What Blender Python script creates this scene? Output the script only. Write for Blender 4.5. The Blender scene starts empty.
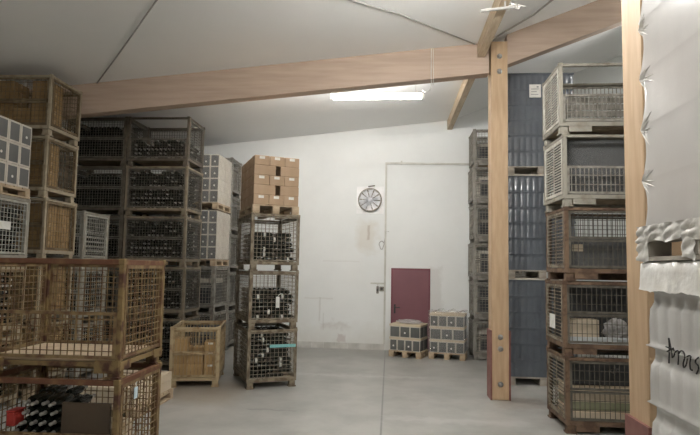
import bpy, math, random
from mathutils import Vector, Matrix
R = math.radians
rnd = random.Random(7)
S = bpy.context.scene
COL = S.collection

# ------------------------------------------------------------------ camera
cam_d = bpy.data.cameras.new('camera')
cam_d.sensor_width = 36.0
cam_d.lens = 526.0 / 700.0 * 36.0
cam_d.shift_y = 11.2 / 700.0
cam_d.clip_start = 0.05
cam = bpy.data.objects.new('camera', cam_d)
cam.matrix_world = (Matrix.Translation((0, 0, 2.0)) @ Matrix.Rotation(R(4.35), 4, 'Z')
                    @ Matrix.Rotation(R(90 + 4.2), 4, 'X') @ Matrix.Rotation(R(1.0), 4, 'Z'))
COL.objects.link(cam)
S.camera = cam

# ------------------------------------------------------------------ world, exposure
w = bpy.data.worlds.new('world')
S.world = w
w.use_nodes = True
w.node_tree.nodes['Background'].inputs[0].default_value = (0.6, 0.65, 0.7, 1)
w.node_tree.nodes['Background'].inputs[1].default_value = 0.05
S.view_settings.view_transform = 'Standard'
S.view_settings.look = 'None'
S.view_settings.gamma = 1.0
S.view_settings.use_curve_mapping = False
S.view_settings.exposure = 1.03
# fluorescent tube fixtures: (x, y, z, yaw, emission strength); the first is the one in view, the rest unseen, placed for brightness, the second added for the back wall
TUBES = [(-0.26, 9.4, 5.11, 0, 38), (-2.0, 9.0, 5.24, 0, 42), (0.55, 4.6, 4.7, 0, 92), (0.6, 1.0, 4.8, 0, 52), (0.2, -2.2, 4.8, 0, 40), (4.2, 2.2, 5.9, 90, 42), (4.6, 9.0, 6.1, 90, 30)]

# ------------------------------------------------------------------ materials
def nt(name, rough=0.6, metal=0.0):
    m = bpy.data.materials.new(name)
    m.use_nodes = True
    n = m.node_tree.nodes
    b = n['Principled BSDF']
    b.inputs['Roughness'].default_value = rough
    b.inputs['Metallic'].default_value = metal
    return m, n, m.node_tree.links, b

def mat(name, c1, c2=None, scale=8.0, rough=0.6, metal=0.0, lo=0.4, hi=0.65, detail=4.0, stretch=None, bump=0.0, coat=0.0, bscale=None):
    m, n, l, b = nt(name, rough, metal)
    c2 = c2 or tuple(x * 0.82 for x in c1)
    tc = n.new('ShaderNodeTexCoord')
    mp = n.new('ShaderNodeMapping')
    l.new(tc.outputs['Object'], mp.inputs[0])
    if stretch: mp.inputs['Scale'].default_value = stretch
    ns = n.new('ShaderNodeTexNoise')
    ns.inputs['Scale'].default_value = scale
    ns.inputs['Detail'].default_value = detail
    l.new(mp.outputs[0], ns.inputs['Vector'])
    r = n.new('ShaderNodeValToRGB')
    r.color_ramp.elements[0].position = lo
    r.color_ramp.elements[1].position = hi
    r.color_ramp.elements[0].color = (*c1, 1)
    r.color_ramp.elements[1].color = (*c2, 1)
    l.new(ns.outputs[0], r.inputs[0])
    l.new(r.outputs[0], b.inputs['Base Color'])
    if coat: b.inputs['Coat Weight'].default_value = coat
    if bump:
        n2 = n.new('ShaderNodeTexNoise')
        n2.inputs['Scale'].default_value = bscale or scale * 2
        n2.inputs['Detail'].default_value = 3
        l.new(mp.outputs[0], n2.inputs['Vector'])
        bp = n.new('ShaderNodeBump')
        bp.inputs['Strength'].default_value = bump
        bp.inputs['Distance'].default_value = 0.02
        l.new(n2.outputs[0], bp.inputs['Height'])
        l.new(bp.outputs[0], b.inputs['Normal'])
    return m

def masked(name, base, vary, marks, rough=0.85, scale=1.5, dirt=None, bump=0.0):
    """base/vary noise colour plus a list of marks (x0,x1,y0,y1,z0,z1,softness,colour,amount)."""
    m, n, l, b = nt(name, rough)
    tc = n.new('ShaderNodeTexCoord')
    ns = n.new('ShaderNodeTexNoise'); ns.inputs['Scale'].default_value = scale; ns.inputs['Detail'].default_value = 6
    ns.inputs['Roughness'].default_value = 0.6
    l.new(tc.outputs['Object'], ns.inputs['Vector'])
    r = n.new('ShaderNodeValToRGB')
    r.color_ramp.elements[0].position = 0.38; r.color_ramp.elements[1].position = 0.68
    r.color_ramp.elements[0].color = (*base, 1); r.color_ramp.elements[1].color = (*vary, 1)
    l.new(ns.outputs[0], r.inputs[0])
    cur = r.outputs[0]
    # wobbling coordinates so that marks get ragged outlines
    n3 = n.new('ShaderNodeTexNoise'); n3.inputs['Scale'].default_value = 5.0; n3.inputs['Detail'].default_value = 4
    l.new(tc.outputs['Object'], n3.inputs['Vector'])
    sep = n.new('ShaderNodeSeparateXYZ'); l.new(tc.outputs['Object'], sep.inputs[0])
    def mth(op, a, b_=None, clamp=False):
        x = n.new('ShaderNodeMath'); x.operation = op; x.use_clamp = clamp
        for i, v in enumerate((a, b_)):
            if v is None: continue
            if isinstance(v, (int, float)): x.inputs[i].default_value = v
            else: l.new(v, x.inputs[i])
        return x.outputs[0]
    for (ax, cx, hx, ay, cy, hy, soft, wob, col, amt) in marks:
        wv = mth('MULTIPLY', mth('SUBTRACT', n3.outputs[0], 0.5), wob)
        dx = mth('SUBTRACT', mth('ABSOLUTE', mth('SUBTRACT', mth('ADD', sep.outputs[ax], wv), cx)), hx)
        dy = mth('SUBTRACT', mth('ABSOLUTE', mth('SUBTRACT', mth('ADD', sep.outputs[ay], wv), cy)), hy)
        d = mth('MAXIMUM', dx, dy)
        f = mth('SUBTRACT', 1.0, mth('DIVIDE', d, soft), True)
        f = mth('MULTIPLY', f, amt, True)
        mx = n.new('ShaderNodeMix'); mx.data_type = 'RGBA'
        l.new(f, mx.inputs['Factor']); l.new(cur, mx.inputs['A']); mx.inputs['B'].default_value = (*col, 1)
        cur = mx.outputs['Result']
    l.new(cur, b.inputs['Base Color'])
    if bump:
        bp = n.new('ShaderNodeBump'); bp.inputs['Strength'].default_value = bump; bp.inputs['Distance'].default_value = 0.02
        l.new(ns.outputs[0], bp.inputs['Height']); l.new(bp.outputs[0], b.inputs['Normal'])
    return m

def film(name, col, alpha, rough=0.15, bscale=14.0, bump=0.6):
    """thin plastic film: a transparent sheet with a milky, glossy share"""
    m = bpy.data.materials.new(name); m.use_nodes = True
    n = m.node_tree.nodes; l = m.node_tree.links
    b = n['Principled BSDF']
    b.inputs['Base Color'].default_value = (*col, 1)
    b.inputs['Roughness'].default_value = rough
    b.inputs['Specular IOR Level'].default_value = 0.8
    b.inputs['Alpha'].default_value = alpha
    tc = n.new('ShaderNodeTexCoord')
    ns = n.new('ShaderNodeTexNoise'); ns.inputs['Scale'].default_value = bscale; ns.inputs['Detail'].default_value = 3
    ns.inputs['Distortion'].default_value = 1.5
    l.new(tc.outputs['Object'], ns.inputs['Vector'])
    bp = n.new('ShaderNodeBump'); bp.inputs['Strength'].default_value = bump; bp.inputs['Distance'].default_value = 0.05
    l.new(ns.outputs[0], bp.inputs['Height']); l.new(bp.outputs[0], b.inputs['Normal'])
    return m

def emit(name, col, s):
    m, n, l, b = nt(name)
    b.inputs['Base Color'].default_value = (*col, 1)
    b.inputs['Emission Color'].default_value = (*col, 1)
    b.inputs['Emission Strength'].default_value = s
    return m

M = {}
M['ceiling'] = masked('ceiling_panel', (0.90, 0.90, 0.885), (0.86, 0.86, 0.845), [], rough=0.7, scale=0.55)
M['wall_back'] = masked('back_wall_plaster', (0.78, 0.80, 0.79), (0.74, 0.76, 0.75), [
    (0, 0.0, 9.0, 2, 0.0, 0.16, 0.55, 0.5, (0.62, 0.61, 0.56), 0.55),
    (0, -0.57, 0.10, 2, 2.75, 0.22, 0.22, 0.5, (0.62, 0.59, 0.52), 0.55),
    (0, -0.53, 0.012, 2, 2.87, 0.16, 0.03, 0.06, (0.42, 0.36, 0.30), 0.6),
    (0, 1.12, 0.10, 2, 1.45, 0.55, 0.08, 0.25, (0.62, 0.62, 0.60), 0.6),
    (0, -1.72, 0.008, 2, 0.95, 0.28, 0.02, 0.06, (0.45, 0.43, 0.40), 0.35),
    (0, -1.62, 0.006, 2, 0.65, 0.2, 0.02, 0.06, (0.45, 0.43, 0.40), 0.3),
    (0, -1.75, 0.35, 2, 1.22, 0.006, 0.02, 0.05, (0.5, 0.48, 0.44), 0.3),
    (0, -1.2, 0.45, 2, 2.15, 0.006, 0.015, 0.05, (0.52, 0.5, 0.47), 0.25),
    (0, -1.35, 0.28, 2, 0.55, 0.02, 0.1, 0.5, (0.42, 0.38, 0.35), 0.3),
    (0, -1.15, 0.10, 2, 0.27, 0.05, 0.04, 0.3, (0.45, 0.38, 0.36), 0.5),
], scale=1.1)
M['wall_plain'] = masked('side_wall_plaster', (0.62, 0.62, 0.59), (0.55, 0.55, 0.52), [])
M['floor'] = masked('concrete_floor', (0.375, 0.37, 0.345), (0.28, 0.275, 0.255), [
    (0, -0.08, 0.006, 1, 8.0, 5.0, 0.012, 0.0, (0.15, 0.15, 0.14), 0.8),
    (0, -1.2, 2.6, 1, 12.3, 0.25, 0.6, 0.8, (0.27, 0.27, 0.25), 0.5),
    (0, -1.6, 0.35, 1, 7.4, 0.01, 0.03, 0.25, (0.2, 0.2, 0.19), 0.6),
    (0, -1.0, 1.6, 1, 9.9, 0.02, 0.12, 0.5, (0.47, 0.47, 0.45), 0.5),
    (0, 0.9, 0.9, 1, 7.2, 0.03, 0.15, 0.5, (0.47, 0.47, 0.45), 0.4),
    (0, 2.0, 0.3, 1, 8.3, 0.25, 0.15, 0.4, (0.24, 0.2, 0.16), 0.5),
    (0, -3.0, 0.5, 1, 8.3, 0.5, 0.4, 0.4, (0.27, 0.22, 0.16), 0.6)], rough=0.42, scale=1.3, bump=0.08)
M['glulam'] = mat('glulam_timber', (0.49, 0.375, 0.295), (0.42, 0.315, 0.24), 3.0, 0.6, stretch=(0.5, 4, 6), lo=0.35, hi=0.7)
M['glulam_post'] = mat('glulam_post_timber', (0.53, 0.375, 0.235), (0.44, 0.30, 0.175), 4.0, 0.6, stretch=(5, 5, 0.6), lo=0.35, hi=0.7)
M['pine'] = mat('pale_pine', (0.60, 0.49, 0.35), (0.48, 0.37, 0.25), 6.0, 0.7, stretch=(4, 0.5, 4))
M['pallet'] = mat('pallet_wood', (0.50, 0.39, 0.265), (0.35, 0.26, 0.17), 7.0, 0.8)
M['pallet_grey'] = mat('weathered_pallet_wood', (0.44, 0.40, 0.34), (0.33, 0.295, 0.245), 7.0, 0.8)
M['plank'] = mat('pale_planks', (0.68, 0.55, 0.40), (0.52, 0.40, 0.27), 5.0, 0.75, stretch=(1, 8, 8))
M['plank_grey'] = mat('grey_white_board', (0.62, 0.65, 0.66), (0.5, 0.52, 0.53), 5.0, 0.6)  # the loose board's own grey-white colour
M['plate'] = mat('red_oxide_steel', (0.24, 0.10, 0.085), (0.19, 0.075, 0.06), 9.0, 0.5)
M['bolt'] = mat('galvanised_bolt', (0.5, 0.5, 0.5), (0.35, 0.33, 0.3), 30.0, 0.35, 0.8)
M['door'] = mat('maroon_door_paint', (0.20, 0.080, 0.095), (0.185, 0.073, 0.087), 2.0, 0.5)
M['door_frame'] = mat('maroon_frame_paint', (0.17, 0.045, 0.06), None, 2.0, 0.5)
M['black'] = mat('black_plastic', (0.02, 0.02, 0.02), (0.03, 0.03, 0.03), 5, 0.4)
M['white_pvc'] = mat('white_plastic', (0.78, 0.78, 0.75), (0.72, 0.72, 0.69), 5, 0.4)
M['cable'] = mat('grey_cable', (0.36, 0.35, 0.33), (0.42, 0.41, 0.39), 5, 0.6)
M['wire_light'] = mat('pale_hanger_wire', (0.7, 0.68, 0.64), None, 5, 0.5)
M['conduit'] = mat('painted_conduit', (0.60, 0.60, 0.55), (0.5, 0.5, 0.45), 5, 0.6)
M['tile'] = mat('baseboard_tile', (0.60, 0.59, 0.55), (0.46, 0.45, 0.42), 3.5, 0.35)
M['steel'] = mat('bright_steel', (0.90, 0.90, 0.92), (0.6, 0.6, 0.63), 4, 0.3, 0.15)
M['fan_plate'] = mat('white_fan_plate', (0.93, 0.93, 0.93), None, 3, 0.5)
M['fixture'] = mat('white_fixture_metal', (0.8, 0.8, 0.8), None, 3, 0.4)

def metalpaint(name, a, b_, lo=0.42, hi=0.6):
    return mat(name, a, b_, 9.0, 0.65, 0.15, lo, hi, 6)
M['rust'] = metalpaint('rusted_red_steel', (0.20, 0.135, 0.055), (0.07, 0.027, 0.015), .46, .6)
M['rust_red'] = metalpaint('dark_red_rust', (0.125, 0.05, 0.025), (0.20, 0.11, 0.05), .5, .7)
M['rust_wire'] = metalpaint('rusted_wire', (0.23, 0.16, 0.075), (0.12, 0.062, 0.03))
M['tan'] = metalpaint('tan_painted_steel', (0.42, 0.33, 0.20), (0.25, 0.15, 0.075), 0.5, 0.72)
M['tan_wire'] = metalpaint('tan_wire', (0.40, 0.31, 0.18), (0.27, 0.18, 0.09))
M['grey'] = metalpaint('grey_galvanised_steel', (0.30, 0.28, 0.235), (0.20, 0.17, 0.13), 0.5, 0.75)
M['grey_wire'] = metalpaint('grey_wire', (0.42, 0.41, 0.365), (0.3, 0.28, 0.23))
M['dark'] = metalpaint('dark_brown_steel', (0.10, 0.085, 0.062), (0.065, 0.05, 0.035))
M['dark_wire'] = metalpaint('dark_wire', (0.115, 0.105, 0.085), (0.075, 0.065, 0.05))
M['umber'] = metalpaint('umber_painted_steel', (0.33, 0.28, 0.20), (0.20, 0.145, 0.085), 0.5, 0.72)
M['umber_wire'] = metalpaint('umber_wire', (0.19, 0.145, 0.085), (0.12, 0.08, 0.04))
M['tanmid'] = metalpaint('dull_tan_steel', (0.20, 0.165, 0.115), (0.11, 0.08, 0.05), 0.5, 0.72)
M['brown'] = metalpaint('brown_steel', (0.25, 0.21, 0.15), (0.13, 0.095, 0.06))
M['brown_wire'] = metalpaint('brown_wire', (0.27, 0.235, 0.18), (0.15, 0.115, 0.08))
M['pale'] = metalpaint('pale_grey_steel', (0.60, 0.585, 0.53), (0.43, 0.40, 0.34), 0.5, 0.75)
M['pale_wire'] = metalpaint('pale_wire', (0.58, 0.565, 0.51), (0.45, 0.42, 0.36))
M['redbrown'] = metalpaint('red_brown_steel', (0.165, 0.105, 0.065), (0.085, 0.048, 0.03))
M['slate'] = metalpaint('weathered_grey_steel', (0.28, 0.265, 0.235), (0.18, 0.165, 0.14))
M['slate_wire'] = metalpaint('weathered_wire', (0.28, 0.265, 0.23), (0.18, 0.16, 0.135))

M['glass'] = mat('dark_bottle_glass', (0.012, 0.016, 0.012), (0.02, 0.02, 0.016), 4, 0.12)
M['foil'] = mat('silver_foil', (0.62, 0.60, 0.57), (0.45, 0.42, 0.38), 14, 0.3, 0.6)
M['foil_mid'] = mat('dull_silver_foil', (0.42, 0.40, 0.37), (0.20, 0.18, 0.16), 14, 0.4, 0.4)
M['foil_dark'] = mat('dark_foil', (0.12, 0.09, 0.07), (0.05, 0.04, 0.035), 14, 0.35, 0.3)
M['paper'] = mat('white_label_paper', (0.75, 0.74, 0.70), (0.66, 0.65, 0.6), 10, 0.8)
M['print'] = mat('grey_print', (0.3, 0.3, 0.3), None, 10, 0.8)
M['kraft'] = mat('kraft_cardboard', (0.50, 0.33, 0.175), (0.43, 0.275, 0.14), 3, 0.85)
M['kraft_brown'] = mat('brown_kraft_cardboard', (0.30, 0.195, 0.088), (0.235, 0.145, 0.06), 3, 0.85)
M['kraft_dark'] = mat('yellow_kraft_cardboard', (0.47, 0.31, 0.145), (0.38, 0.245, 0.11), 3, 0.85)
M['kraft_pink'] = mat('pinkish_kraft_cardboard', (0.47, 0.335, 0.225), (0.40, 0.28, 0.18), 3, 0.85)
M['kraft_pale'] = mat('pale_cardboard', (0.58, 0.49, 0.37), (0.50, 0.41, 0.30), 3, 0.85)
M['tape'] = mat('packing_tape', (0.40, 0.26, 0.13), None, 6, 0.3)
M['wine_face'] = mat('charcoal_carton_print', (0.105, 0.108, 0.102), (0.085, 0.088, 0.084), 5, 0.5)
M['wine_edge'] = mat('white_carton_edge', (0.60, 0.56, 0.49), (0.50, 0.46, 0.39), 5, 0.7)
M['silver_face'] = mat('silver_grey_carton_print', (0.125, 0.125, 0.12), (0.10, 0.10, 0.096), 3, 0.4)
M['sheet'] = mat('beige_layer_sheet', (0.58, 0.49, 0.37), (0.50, 0.41, 0.29), 4, 0.8)
M['film_blue'] = mat('slate_blue_wrapped_glass', (0.115, 0.13, 0.15), (0.095, 0.108, 0.126), 3, 0.30, 0.0, coat=0.5, bump=0.12, bscale=18)
M['film_grey'] = mat('milky_wrapped_glass', (0.56, 0.545, 0.52), (0.50, 0.485, 0.46), 2.5, 0.34, 0.0, coat=0.4, bump=0.10, bscale=14)
M['film_smooth'] = mat('milky_smooth_film', (0.56, 0.535, 0.51), (0.51, 0.49, 0.465), 2.0, 0.28, 0.0, coat=0.5, bump=0.06, bscale=6)
M['film_white'] = mat('white_crumpled_film', (0.80, 0.78, 0.74), (0.66, 0.63, 0.58), 9, 0.35, 0.0, coat=0.5, bump=0.3, bscale=12)
M['film_clear'] = film('clear_stretch_film', (0.75, 0.75, 0.73), 0.10)
M['film_haze'] = film('dusty_clear_film', (0.70, 0.69, 0.66), 0.09)
M['film_glint'] = film('clear_crumpled_film', (0.85, 0.84, 0.82), 0.12, 0.07, 22, 1.0)
M['film_bunch'] = film('bunched_film', (0.85, 0.82, 0.80), 0.5, 0.12, 22, 1.0)
M['dark_board'] = mat('dark_brown_board', (0.075, 0.05, 0.03), (0.055, 0.038, 0.024), 2, 0.8)
M['dark_box'] = mat('dark_grey_box', (0.05, 0.052, 0.055), (0.035, 0.036, 0.04), 2, 0.7)
M['blue_box'] = mat('dark_blue_box', (0.045, 0.055, 0.08), (0.035, 0.04, 0.06), 2, 0.6)
M['green_tray'] = mat('olive_tray', (0.24, 0.24, 0.15), (0.19, 0.19, 0.11), 3, 0.7)
M['red_cap'] = mat('red_plastic', (0.42, 0.04, 0.03), None, 3, 0.5)
M['turquoise'] = film('turquoise_film_strip', (0.25, 0.62, 0.62), 0.75, 0.3)
M['ink'] = mat('black_marker_ink', (0.02, 0.018, 0.018), None, 3, 0.6)
M['tag_blue'] = mat('pale_blue_tag', (0.55, 0.68, 0.74), None, 3, 0.6)

# ------------------------------------------------------------------ mesh helpers
class MB:
    def __init__(s): s.v = []; s.f = []; s.mi = []; s.sm = []
    def add(s, vs, fs, mi=0, smooth=False):
        o = len(s.v); s.v += [tuple(x) for x in vs]
        for f in fs: s.f.append([i + o for i in f]); s.mi.append(mi); s.sm.append(smooth)
    def box(s, x0, x1, y0, y1, z0, z1, mi=0, bev=0.0):
        if bev:
            b = min(bev, (x1-x0)*.45, (y1-y0)*.45, (z1-z0)*.45)
            vs = []; 
            for (x, sx) in ((x0, 1), (x1, -1)):
                for (y, sy) in ((y0, 1), (y1, -1)):
                    for (z, sz) in ((z0, 1), (z1, -1)):
                        vs += [(x, y+sy*b, z+sz*b), (x+sx*b, y, z+sz*b), (x+sx*b, y+sy*b, z)]
            def c(i, j, k): return (i*4+j*2+k)*3
            fs = []
            fs.append([c(0,0,0), c(0,0,1), c(0,1,1), c(0,1,0)]); fs.append([c(1,0,0), c(1,1,0), c(1,1,1), c(1,0,1)])
            fs.append([c(0,0,0)+1, c(1,0,0)+1, c(1,0,1)+1, c(0,0,1)+1]); fs.append([c(0,1,0)+1, c(0,1,1)+1, c(1,1,1)+1, c(1,1,0)+1])
            fs.append([c(0,0,0)+2, c(0,1,0)+2, c(1,1,0)+2, c(1,0,0)+2]); fs.append([c(0,0,1)+2, c(1,0,1)+2, c(1,1,1)+2, c(0,1,1)+2])
            for j in (0,1):
                for k in (0,1):
                    fs.append([c(0,j,k)+1, c(1,j,k)+1, c(1,j,k)+2, c(0,j,k)+2])
                    fs.append([c(j,0,k)+0, c(j,1,k)+0, c(j,1,k)+2, c(j,0,k)+2])
                    fs.append([c(j,k,0)+0, c(j,k,1)+0, c(j,k,1)+1, c(j,k,0)+1])
            for i in (0,1):
                for j in (0,1):
                    for k in (0,1): fs.append([c(i,j,k), c(i,j,k)+1, c(i,j,k)+2])
            s.add(vs, fs, mi); return
        vs = [(x0,y0,z0),(x1,y0,z0),(x1,y1,z0),(x0,y1,z0),(x0,y0,z1),(x1,y0,z1),(x1,y1,z1),(x0,y1,z1)]
        s.add(vs, [[3,2,1,0],[4,5,6,7],[0,1,5,4],[1,2,6,5],[2,3,7,6],[3,0,4,7]], mi)
    def bar(s, a, b, t, t2=None, mi=0):
        a = Vector(a); b = Vector(b); d = (b-a).normalized()
        u = d.orthogonal().normalized() if abs(d.z) < .99 and abs(d.x) < .99 and abs(d.y) < .99 else None
        if u is None:
            u = Vector((0,0,1)) if abs(d.z) < .5 else Vector((1,0,0))
            u = (u - d*u.dot(d)).normalized()
        v = d.cross(u); t2 = t2 or t
        vs = [p + u*(i*t/2) + v*(j*t2/2) for p in (a, b) for i, j in ((-1,-1),(1,-1),(1,1),(-1,1))]
        s.add(vs, [[0,1,5,4],[1,2,6,5],[2,3,7,6],[3,0,4,7],[3,2,1,0],[4,5,6,7]], mi)
    def tube(s, pts, r, n=8, mi=0, cap=True):
        pts = [Vector(p) for p in pts]; rings = []
        for i, p in enumerate(pts):
            d = (pts[min(i+1, len(pts)-1)] - pts[max(i-1, 0)]).normalized()
            u = Vector((0,0,1)) if abs(d.z) < .9 else Vector((1,0,0))
            u = (u - d*u.dot(d)).normalized(); v = d.cross(u)
            rings.append([p + (u*math.cos(2*math.pi*k/n) + v*math.sin(2*math.pi*k/n))*r for k in range(n)])
        vs = [q for rg in rings for q in rg]; fs = []
        for i in range(len(pts)-1):
            for k in range(n): fs.append([i*n+k, i*n+(k+1)%n, (i+1)*n+(k+1)%n, (i+1)*n+k])
        if cap: fs += [list(range(n))[::-1], [(len(pts)-1)*n+k for k in range(n)]]
        s.add(vs, fs, mi, n > 5)
    def lathe(s, prof, c=(0,0,0), axis='Z', n=16, mi=0, mis=None):
        """prof: (radius, height) from bottom to top"""
        vs = []
        for (r, h) in prof:
            for k in range(n):
                a = 2*math.pi*k/n; x, y = r*math.cos(a), r*math.sin(a)
                vs.append({'Z': (c[0]+x, c[1]+y, c[2]+h), 'Y': (c[0]+x, c[1]+h, c[2]-y), 'X': (c[0]+h, c[1]+x, c[2]+y)}[axis])
        o = len(s.v); s.v += vs
        for i in range(len(prof)-1):
            for k in range(n):
                s.f.append([o+i*n+k, o+i*n+(k+1)%n, o+(i+1)*n+(k+1)%n, o+(i+1)*n+k])
                s.mi.append(mis[i] if mis else mi); s.sm.append(True)
        s.f.append([o+k for k in range(n)][::-1]); s.mi.append(mis[0] if mis else mi); s.sm.append(False)
        s.f.append([o+(len(prof)-1)*n+k for k in range(n)]); s.mi.append(mis[-1] if mis else mi); s.sm.append(False)
    def mesh(s, name, mats):
        me = bpy.data.meshes.new(name)
        me.from_pydata(s.v, [], s.f)
        for m in (mats if isinstance(mats, (list, tuple)) else [mats]): me.materials.append(m)
        me.polygons.foreach_set('material_index', s.mi)
        me.polygons.foreach_set('use_smooth', s.sm)
        me.validate(); me.update()
        return me
    def build(s, name, mats, parent=None, loc=(0,0,0), rz=0.0):
        return link(name, s.mesh(name, mats), parent, loc, rz)

def link(name, me, parent=None, loc=(0,0,0), rz=0.0):
    o = bpy.data.objects.new(name, me); COL.objects.link(o)
    o.location = loc; o.rotation_euler = (0, 0, rz)
    if parent: o.parent = parent
    return o
def tag(o, label, cat, group=None, kind=None):
    o['label'] = label; o['category'] = cat
    if group: o['group'] = group
    if kind: o['kind'] = kind
    return o
def empty(name, loc=(0,0,0), rz=0.0, label=None, cat=None, group=None):
    o = bpy.data.objects.new(name, None); COL.objects.link(o)
    o.location = loc; o.rotation_euler = (0, 0, rz); o.empty_display_size = .1
    if label: tag(o, label, cat, group)
    return o
def structure(o):
    o['kind'] = 'structure'; return o
def local(loc, rz, x, y, z):
    c, s_ = math.cos(rz), math.sin(rz)
    return (loc[0] + c*x - s_*y, loc[1] + s_*x + c*y, loc[2] + z)

# ------------------------------------------------------------------ the hall
KX = 1.5
def zc(x): return 5.68 + (0.092*(x-KX) if x < KX else 0.38*(x-KX))
def wy(x): return 13.02 - 0.05*x
XL, XR, Y0, Y1 = -7.0, 7.0, -5.0, 13.02
def prism(name, pts2, lo, hi, m, axis='Y', kind=True):
    b = MB(); n = len(pts2)
    f = (lambda p, t: (p[0], t, p[1])) if axis == 'Y' else (lambda p, t: (p[0], p[1], t))
    b.add([f(p, lo) for p in pts2] + [f(p, hi) for p in pts2],
          [list(range(n)), list(range(n, 2*n))[::-1]] + [[i, i+n, (i+1) % n+n, (i+1) % n] for i in range(n)])
    return b.build(name, m)
structure(prism('floor', [(XL-.2, Y0-.2), (XR+.2, Y0-.2), (XR+.2, wy(XR)+.2), (XL-.2, wy(XL)+.2)], -0.2, 0.0, M['floor'], 'Z'))
structure(prism('ceiling', [(XL-.2, zc(XL-.2)), (KX, zc(KX)), (XR+.2, zc(XR+.2)), (XR+.2, zc(XR+.2)+.12), (KX, zc(KX)+.12), (XL-.2, zc(XL-.2)+.12)], Y0-.2, 13.7, M['ceiling']))
def wall_y(name, fy, th, m):
    b = MB(); xs = [XL-.2, KX, XR+.2]
    ring = [(x, 0.0) for x in xs] + [(x, zc(x)) for x in xs[::-1]]
    n = len(ring)
    b.add([(x, fy(x), z) for x, z in ring] + [(x, fy(x)+th, z) for x, z in ring],
          [list(range(n)), list(range(n, 2*n))[::-1]] + [[i, i+n, (i+1) % n+n, (i+1) % n] for i in range(n)])
    return structure(b.build(name, m))
wall_y('wall_back', wy, .2, M['wall_back'])
wall_y('wall_front', lambda x: Y0, -.2, M['wall_plain'])
for nm, x0, x1 in (('wall_left', XL-.2, XL), ('wall_right', XR, XR+.2)):
    b = MB(); b.box(x0, x1, Y0, 13.5, 0, min(zc(x0), zc(x1))); structure(b.build(nm, M['wall_plain']))
# tiled skirting along the back wall
b = MB()
for i in range(30):
    x = -4.0 + i*0.30
    if 0.0 < x+.15 < 0.98: continue
    xa, xb = x+.003, x+.297
    b.add([(xa, wy(xa)-.018, 0), (xb, wy(xb)-.018, 0), (xb, wy(xb), 0), (xa, wy(xa), 0),
           (xa, wy(xa)-.018, .15), (xb, wy(xb)-.018, .15), (xb, wy(xb), .15), (xa, wy(xa), .15)],
          [[3,2,1,0],[4,5,6,7],[0,1,5,4],[1,2,6,5],[2,3,7,6],[3,0,4,7]])
structure(b.build('baseboard_back', M['tile']))

# maroon steel door
dy = wy(.49)
WROT = math.atan2(-0.05, 1)
d = empty('door_1', (.52, dy, 0), WROT); d['kind'] = 'structure'
b = MB()
b.box(-.475, -.435, -.03, .0, 0, 2.0); b.box(.435, .475, -.03, .0, 0, 2.0); b.box(-.475, .475, -.03, .0, 1.96, 2.0)
b.build('door_frame', M['door_frame'], d)
b = MB(); b.box(-.435, .435, -.02, .0, .01, 1.96, bev=.003); b.box(-.435, .435, -.024, -.02, 1.80, 1.955)
dl = b.build('door_leaf', M['door'], d)
b = MB(); b.box(-.40, -.36, -.026, -.02, .90, 1.12); b.bar((-.38, -.026, 1.05), (-.38, -.06, 1.05), .018); b.bar((-.385, -.06, 1.05), (-.25, -.06, 1.045), .02)
b.build('door_handle', M['black'], dl)

# surface conduit framing the door bay
b = MB()
b.box(-.13, -.085, wy(-.1)-.03, wy(-.1), 0.15, 4.62)
b.add([], [])
b.bar((-.13, wy(-.1)-.015, 4.61), (2.2, wy(2.2)-.015, 4.56), .045, .03)
b.box(.25, .29, wy(.27)-.05, wy(.27), 4.57, 4.66)
structure(b.build('trim_1', M['conduit']))

# wall fittings left of the conduit
b = MB(); yy = wy(-.3)
b.box(-.46, -.09, yy-.025, yy, 1.60, 1.635); b.bar((-.28, yy-.02, 1.6), (-.28, yy-.02, 1.52), .02)
tag(b.build('cable_duct', M['conduit']), 'short horizontal cable duct on the white wall beside the maroon door', 'cable duct')
o = empty('wall_socket', (-.185, yy, 1.485), 0, 'small grey socket box under the cable duct on the wall', 'socket')
b = MB(); b.box(-.055, .055, -.05, 0, -.055, .055, bev=.008); b.build('housing', M['grey'], o)
b = MB(); b.lathe([(.032, 0), (.032, .008)], (0, -.058, 0), 'Y', 12); b.build('socket_face', M['black'], o)
o = empty('wall_switch', (-.285, yy, 1.46), 0, 'narrow dark isolator switch hanging below the cable duct', 'switch')
b = MB(); b.box(-.03, .03, -.045, 0, -.09, .09, bev=.008); b.build('housing', M['slate'], o)
b = MB(); b.box(-.012, .012, -.06, -.045, -.03, .02); b.build('lever', M['black'], o)
b = MB(); yy2 = wy(-.2)
pts = [(-.2+.07*math.cos(a)*(.8+.2*math.sin(3*a)), yy2-.015-.005*math.sin(2*a), 2.56+.10*math.sin(a)) for a in [k*math.pi/9 for k in range(27)]]
b.tube(pts, .009, 6); b.tube([(-.14, yy2-.015, 2.62), (-.1, yy2-.015, 2.9), (-.02, yy2-.015, 2.9)], .008, 6)
tag(b.build('cable_loop', M['cable']), 'coiled grey cable loop on the wall above the socket', 'cable')

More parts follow.
